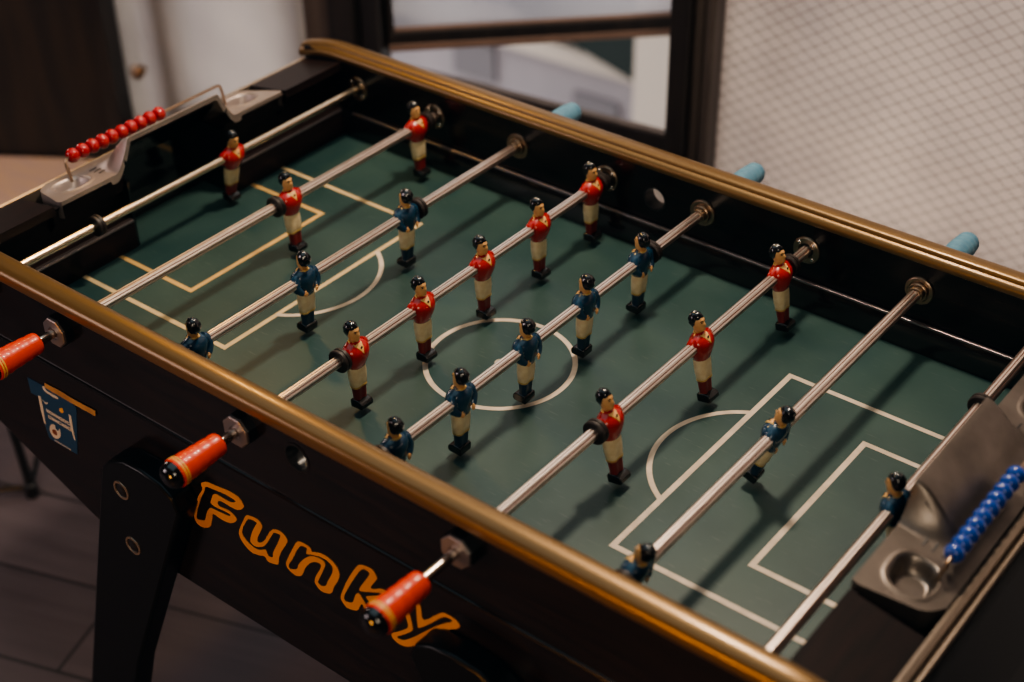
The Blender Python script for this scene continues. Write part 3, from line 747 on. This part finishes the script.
rod(7, 'steel rod with two blue figures tilted forward, before the blue goal', [-.269, -.013], [D(-17)] * 2, [(-.292,)], .387)
rod(8, 'steel rod beside the blue score beads, carrying one blue goalkeeper figure', [-.042], [D(8)], [(.156,)], .405)

# ------------------------------------------------------------------ score beads
ORD = ['first', 'second', 'third', 'fourth', 'fifth', 'sixth', 'seventh', 'eighth', 'ninth', 'tenth']
def bead_row(s, name, m, col, step, y0, z, k_, n):
    src = None
    for k in range(n):
        if src is None:
            b = MB(); b.lathe([(t * k_, r * k_) for t, r in ((-.0079, .0028), (-.0075, .0056), (-.0056, .0082), (-.0028, .0097), (0, .0102), (.0028, .0097), (.0056, .0082), (.0075, .0056), (.0079, .0028))], 'y', (0, 0, 0), 20)
            o = src = b.build(name, m, None, angle=60)
        else:
            o = src.copy(); C.objects.link(o)
        o.location = (s * .615, y0 + step * k, z)
        tag(o, f'{ORD[k]} {col} plastic score bead on the wire, counted from the near side of the table', 'score bead', f'{col} score beads')
bead_row(-1, 'score_bead', M['bead_red'], 'red', .0163, -.1235, .1345, 1., 10)
bead_row(1, 'score_bead', M['bead_blue'], 'blue', .0150, -.1215, .130, .94, 10)

# ------------------------------------------------------------------ room shell
CEIL = 1.9; YB = 1.0
def struct(name, b, m, **k):
    o = b.build(name, m, None, smooth=False, **k); o['kind'] = 'structure'; return o
PLAN = [(-4.2, -3.2), (3.2, -3.2), (3.2, 1.52), (-2.1, .84), (-4.2, .84)]
b = MB(); b.prism(PLAN, 'z', FLOOR - .05, FLOOR); struct('floor', b, M['floor'])
b = MB(); b.prism(PLAN, 'z', CEIL, CEIL + .05); struct('ceiling', b, M['ceiling'])
b = MB(); b.box((-4.2, -3.25, FLOOR), (3.2, -3.2, CEIL)); struct('wall_front', b, M['wall'])
b = MB(); b.box((3.2, -3.2, FLOOR), (3.25, 1.6, CEIL)); struct('wall_right', b, M['wall'])
b = MB(); p0 = Vector((-1.850, .818, 0)); p1 = p0 + Vector((-.8, -.52, 0)).normalized() * 2.6; nr = (p1 - p0).normalized().cross(Vector((0, 0, 1))) * .06
def slab(b, p, q, nrm, z0, z1):
    pts = [p, q, q + nrm, p + nrm]
    b.rings([[(a.x, a.y, z0) for a in pts], [(a.x, a.y, z1) for a in pts]])
slab(b, p0, p1, nr if nr.y > 0 else -nr, FLOOR, CEIL); struct('wall_left', b, M['wall_wood'])
bn = empty('window_bench', (-1.86, .73, FLOOR)); tag(bn, 'low pale wooden bench before the dark boarded wall at the left edge', 'bench')
wd = (p1 - p0).normalized(); wn = -nr.normalized() if nr.y > 0 else nr.normalized()
def bslab(name, t0, t1, d0, d1, z0, z1, m):
    b = MB(); o_ = Vector((-1.85, .818, 0)) - Vector((-1.86, .73, 0))
    A, B_ = o_ + wd * t0 + wn * d0, o_ + wd * t1 + wn * d0
    slab(b, A, B_, wn * (d1 - d0), z0, z1); b.build(name, m, bn, smooth=False, bevel=.003)
bslab('seat', .03, 1.5, .012, .40, .115, .14, M['bench'])
for t in (.10, 1.35): bslab('leg', t, t + .05, .05, .36, 0, .115, M['bench'])
b = MB(); b.box((-4.25, -3.2, FLOOR), (-4.2, -.4, CEIL)); struct('wall_side', b, M['wall'])
# wall with the window openings; it stands slightly askew to the table, so it is laid out straight and then turned about its middle post
WTH = D(7.37); WC = Vector((-.4, 1.0, 0))
def askew(o):
    r = Matrix.Rotation(WTH, 4, 'Z'); o.matrix_world = Matrix.Translation(WC) @ r @ Matrix.Translation(-WC); return o
PL0, PL1 = -1.222, -1.046      # left post
PR0, PR1 = -.402, -.330        # right post
WX = -1.830
SILL = -.236; LSILL = -.60; RSILL = -.62
b = MB()
b.box((-2.0, YB, FLOOR), (PL0, YB + .1, LSILL)); b.box((PL0, YB - .02, FLOOR), (PR1, YB - .002, SILL - .1)); b.box((PR1, YB, FLOOR), (3.2, YB + .1, RSILL))
b.box((-2.0, YB, 1.70), (3.2, YB + .1, CEIL)); b.box((2.6, YB, RSILL), (3.2, YB + .1, 1.70)); b.box((-2.0, YB, LSILL), (WX, YB + .1, 1.7))
askew(struct('wall_back', b, M['frame']))

def wire_lattice(name, x0, x1, z0, z1, y, parent, step=.0205, w=.0011):
    """diamond wire net clipped to the pane"""
    b = MB()
    for ang in (D(33), D(-38)):
        dx, dz = math.cos(ang), math.sin(ang); nx, nz = -dz, dx
        cs = [x * nx + z * nz for x in (x0, x1) for z in (z0, z1)]
        c = math.ceil(min(cs) / step) * step
        while c < max(cs):
            pts = []
            # clip line p = c*n + t*d to the rectangle
            t0, t1 = -9., 9.
            for o_, dd, lo, hi in ((c * nx, dx, x0, x1), (c * nz, dz, z0, z1)):
                a, e = (lo - o_) / dd, (hi - o_) / dd
                t0, t1 = max(t0, min(a, e)), min(t1, max(a, e))
            if t1 > t0:
                A = (c * nx + t0 * dx, c * nz + t0 * dz); B = (c * nx + t1 * dx, c * nz + t1 * dz)
                h = w / 2
                b.add([(A[0] + nx * h, y, A[1] + nz * h), (A[0] - nx * h, y, A[1] - nz * h), (B[0] - nx * h, y, B[1] - nz * h), (B[0] + nx * h, y, B[1] + nz * h)], [(0, 1, 2, 3)])
            c += step
    return b.build(name, M['wire'], parent, smooth=False)
def window(name, x0, x1, z0, z1, m, trims):
    root = empty(name); root['kind'] = 'structure'; askew(root)
    b = MB(); b.box((x0, YB + .045, z0), (x1, YB + .050, z1)); b.build('glass_pane', m, root, smooth=False)
    if m is M['frost']: wire_lattice('wire_mesh', x0, x1, z0, z1, YB + .0435, root)
    b = MB()
    for a, c in trims: b.box(a, c)
    b.build('window_frame', M['frame_brown'], root, smooth=False, bevel=.003)
    return root
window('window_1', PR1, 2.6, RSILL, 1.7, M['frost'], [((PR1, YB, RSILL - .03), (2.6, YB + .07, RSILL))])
WIN2 = window('window_2', WX, PL0, LSILL, 1.7, M['frost2'], [((PL0 - .03, YB + .01, LSILL), (PL0, YB + .06, 1.7)), ((WX, YB, LSILL - .03), (PL0, YB + .07, LSILL))])
b = MB(); b.box((-1.745, YB + .075, LSILL), (-1.665, YB + .11, 1.7)); b.box((-1.325, YB + .075, LSILL), (-1.275, YB + .11, 1.7)); b.box((-1.665, YB + .08, LSILL), (-1.325, YB + .11, LSILL + .09))
o = b.build('outer_sash', M['outer_grey'], WIN2, smooth=False)
# posts and sill
def trim(n, m, boxes, bv):
    b = MB()
    for a_, c_ in boxes: b.box(a_, c_)
    askew(struct('trim_%d' % n, b, m, bevel=bv))
trim(1, M['frame'], [((PR0, YB - .03, FLOOR), (PR1 - .036, YB + .1, 1.7))], .004)
trim(2, M['frame_brown'], [((PR1 - .035, YB - .005, FLOOR), (PR1 - .020, YB + .09, 1.7)), ((PR1 - .018, YB, FLOOR), (PR1, YB + .09, 1.7))], .003)
trim(3, M['frame'], [((PL0 + .064, YB - .03, FLOOR), (PL1 - .05, YB + .1, 1.7)), ((PL1 - .045, YB - .01, FLOOR), (PL1, YB + .03, 1.7))], .004)
trim(4, M['frame_brown'], [((PL0, YB - .01, FLOOR), (PL0 + .062, YB + .1, 1.7))], .004)
trim(5, M['frame'], [((PL1, YB - .012, SILL - .12), (PR0, YB - .001, SILL - .008))], .002)
trim(6, M['frame_brown'], [((PL1, YB - .014, SILL - .008), (PR0, YB + .004, SILL))], .002)
# open casement swinging outwards from the left post
cas = empty('window_3'); cas['kind'] = 'structure'
h0 = Vector((-1.030, .925, 0)); cd = Vector((.42, .41, 0)).normalized(); cn = Vector((-cd.y, cd.x, 0)) * .030; CW = .62
def cbox(b, t0, t1, z0, z1, off=0., th=1.):
    slab(b, h0 + cd * t0 + cn * off, h0 + cd * t1 + cn * off, cn * th, z0, z1)
b = MB(); cbox(b, 0, CW, -.206, -.181); cbox(b, 0, .012, -.181, 1.66); cbox(b, CW - .03, CW, -.181, 1.66); cbox(b, 0, CW, 1.63, 1.66); b.build('sash_frame', M['frame'], cas, smooth=False, bevel=.002)
b = MB(); cbox(b, 0, CW, -.221, -.206, -.1, 1.2); cbox(b, .012, CW - .03, -.181, -.174, .1, .8); b.build('sash_edge', M['sash_brown'], cas, smooth=False, bevel=.002)
b = MB(); cbox(b, .012, CW - .03, -.174, 1.63, .4, .1); b.build('glass_pane', M['sash_glass'], cas, smooth=False)

# small brass knob on the left window frame
b = MB(); b.lathe([(0, .008), (-.012, .008), (-.016, .016), (-.030, .018), (-.038, .010), (-.040, .0005)], 'y', (-1.752, YB + .03, -.43), 20)
o = askew(b.build('window_knob', M['brass'])); o.parent = WIN2; o.matrix_parent_inverse = WIN2.matrix_world.inverted()

# ------------------------------------------------------------------ what lies outside
b = MB(); b.box((-.12, YB + .10, -.44), (1.6, YB + .34, -.40)); askew(struct("trim_7", b, M["pillar"]))
b = MB(); b.box((-9, YB + .3, -3.6), (6, 12, -3.5)); struct('ground', b, M['ground'])
bl = empty('building', (-2.45, 4.0, -3.5)); tag(bl, 'pale lilac-grey building with louvres and a dark eave, beyond the open casement', 'building')
def bpart(name, m, boxes):
    b = MB()
    for a, c in boxes: b.box(a, c)
    return b.build(name, m, bl, smooth=False)
bpart('wall', M['facade'], [((-5, 0, 0), (2.2, 2, 1.62))])
for x in (-.33, -1.02, -1.71, -2.4): bpart('louvre', M['facade_dark'], [((x, -.03, 1.40 if x < -.5 else 1.24), (x + .24, .01, 1.58 if x < -.5 else 1.48))])
bpart('band', M['pillar'], [((-5, -.05, 1.62), (2.2, .2, 1.70))])
b = MB(); b.prism([(-.62, 1.86), (.6, 1.52), (.6, 4.5), (-.62, 4.5)], 'y', -.12, .3); b.build('eave', M['eave'], bl, smooth=False)
b = MB(); b.box((-5, .15, 1.70), (-.62, .3, 4.5)); b.build('upper_wall', M['facade'], bl, smooth=False)
bl.rotation_euler = (0, 0, D(2))
b = MB(); b.box((-1.78, 2.95, -3.5), (-1.45, 3.25, 1.2)); o = b.build('outdoor_post', M['pillar'], smooth=False); tag(o, 'white outdoor post seen at the right of the open casement', 'post')

# ------------------------------------------------------------------ metal stool behind the left end of the table
st = empty('metal_stool', (-1.34, .02, FLOOR)); tag(st, 'dark metal stool on the floor behind the left end of the foosball table', 'stool')
b = MB(); b.lathe([(.40, .0001), (.40, .15), (.405, .158), (.42, .16), (.43, .15), (.432, .0001)], 'z', (0, 0, 0), 32); b.build('seat', M['stool'], st)
def sleg(p, q, m):
    b = MB(); b.tube([p, q], .0085, 12); o = b.build('leg', m, st)
    f = MB(); f.lathe([(0, .013), (.028, .013), (.032, .009)], 'z', (p[0], p[1], 0), 16); f.build('rubber_foot', M['black'], o)
sleg((.187, -.025, .01), (.140, -.018, .405), M['stool']); sleg((-.187, .025, .01), (-.13, .018, .405), M['stool'])
sleg((.02, -.187, .01), (.012, -.13, .405), M['grey_metal']); sleg((-.02, .187, .01), (-.01, .13, .405), M['grey_metal'])
b = MB(); b.tube([(.187, -.025, .020), (.02, -.187, .020), (-.187, .025, .020), (-.02, .187, .020), (.187, -.025, .020)], .006, 10); b.build('foot_ring', M['stool'], st)

# ------------------------------------------------------------------ light
def lamp(name, kind, loc, power, col, size=.1, rot=None):
    d = bpy.data.lights.new(name, kind); d.energy = power; d.color = col
    if kind == 'AREA': d.size = size
    else: d.shadow_soft_size = size
    o = bpy.data.objects.new(name, d); C.objects.link(o); o.location = loc
    if rot: o.rotation_euler = rot
    return o
lamp('pendant_light', 'POINT', (.0, .42, 1.62), 94, (1.0, .80, .60), .09)
lamp('front_fill', 'AREA', (1.7, -2.1, 1.55), 17, (1.0, .84, .64), .9, (D(58), 0, D(38)))
lamp('ceiling_fill', 'AREA', (-.6, -.3, 1.86), 11, (.60, .88, 1.0), 2.2)
lamp('corner_light', 'POINT', (-.95, .30, 1.05), 13, (1.0, .55, .14), .06)
lamp('room_light', 'AREA', (-2.6, -2.9, .7), 26, (1.0, .80, .80), 1.2, (D(80), 0, D(-38)))
lamp('low_lamp', 'AREA', (-.05, -2.2, .05), 12, (1.0, .42, .08), .42, (D(88), 0, D(-8)))
lamp('side_fill', 'POINT', (-2.35, .15, .5), 10, (1.0, .80, .70), .15)  # unseen light added to brighten the floor and boarded wall at left
sp = lamp('bench_fill_spot', 'SPOT', (-1.85, .35, 1.3), 60, (1.0, .82, .70), .08, (Vector((-2.0, .60, FLOOR + .14)) - Vector((-1.85, .35, 1.3))).to_track_quat('-Z', 'Y').to_euler()); sp.data.spot_size = D(22); sp.data.spot_blend = .6  # unseen spot added to brighten the pale bench
w = bpy.data.worlds.new('world'); SC.world = w; w.use_nodes = True
nt = w.node_tree; bg = nt.nodes['Background']
sky = nt.nodes.new('ShaderNodeTexGradient'); tc = nt.nodes.new('ShaderNodeTexCoord'); rp = nt.nodes.new('ShaderNodeValToRGB')
sep = nt.nodes.new('ShaderNodeSeparateXYZ'); nt.links.new(tc.outputs['Generated'], sep.inputs[0])
mr = nt.nodes.new('ShaderNodeMapRange'); mr.inputs['From Min'].default_value = -1; nt.links.new(sep.outputs['Z'], mr.inputs['Value'])
rp.color_ramp.elements[0].position = .45; rp.color_ramp.elements[0].color = (.43, .40, .38, 1)
rp.color_ramp.elements[1].position = .75; rp.color_ramp.elements[1].color = (.95, .92, .90, 1)
nt.links.new(mr.outputs['Result'], rp.inputs['Fac']); nt.links.new(rp.outputs['Color'], bg.inputs['Color'])
bg.inputs['Strength'].default_value = 1.9

# ------------------------------------------------------------------ camera
F = 1517.70; yaw, pitch, roll = 2.2464, .6187, -.0175
cam = bpy.data.cameras.new('camera'); cam.sensor_width = 36; cam.lens = F / 1024 * 36; cam.clip_start = .05
co = bpy.data.objects.new('camera', cam); C.objects.link(co); SC.camera = co
fw = Vector((math.cos(pitch) * math.cos(yaw), math.cos(pitch) * math.sin(yaw), -math.sin(pitch)))
rt = Vector((math.sin(yaw), -math.cos(yaw), 0)); up = rt.cross(fw)
r2 = rt * math.cos(roll) + up * math.sin(roll); u2 = -rt * math.sin(roll) + up * math.cos(roll)
m4 = Matrix((r2, u2, -fw)).transposed().to_4x4(); m4.translation = Vector((.92881, -1.14039, 1.07726))
co.matrix_world = m4
cam.dof.use_dof = True; cam.dof.focus_distance = (Vector((.05, -.02, .07)) - m4.translation).dot(fw); cam.dof.aperture_fstop = 2.8

SC.view_settings.view_transform = 'AgX'
SC.view_settings.look = 'AgX - Medium High Contrast'
SC.view_settings.exposure = .13
SC.view_settings.use_curve_mapping = True
cm = SC.view_settings.curve_mapping; cm.use_clip = False; cm.extend = 'EXTRAPOLATED'
for k, v in ((0, .0004), (1, .0017), (2, .0026)):
    cm.curves[k].points[0].location = (0, v)
cm.update()
SC.cycles.use_denoising = True
SC.cycles.max_bounces = 8
SC.cycles.caustics_reflective = False
SC.cycles.sample_clamp_indirect = 4
for k in ('world_built',):
    if k in TABLE: del TABLE[k]
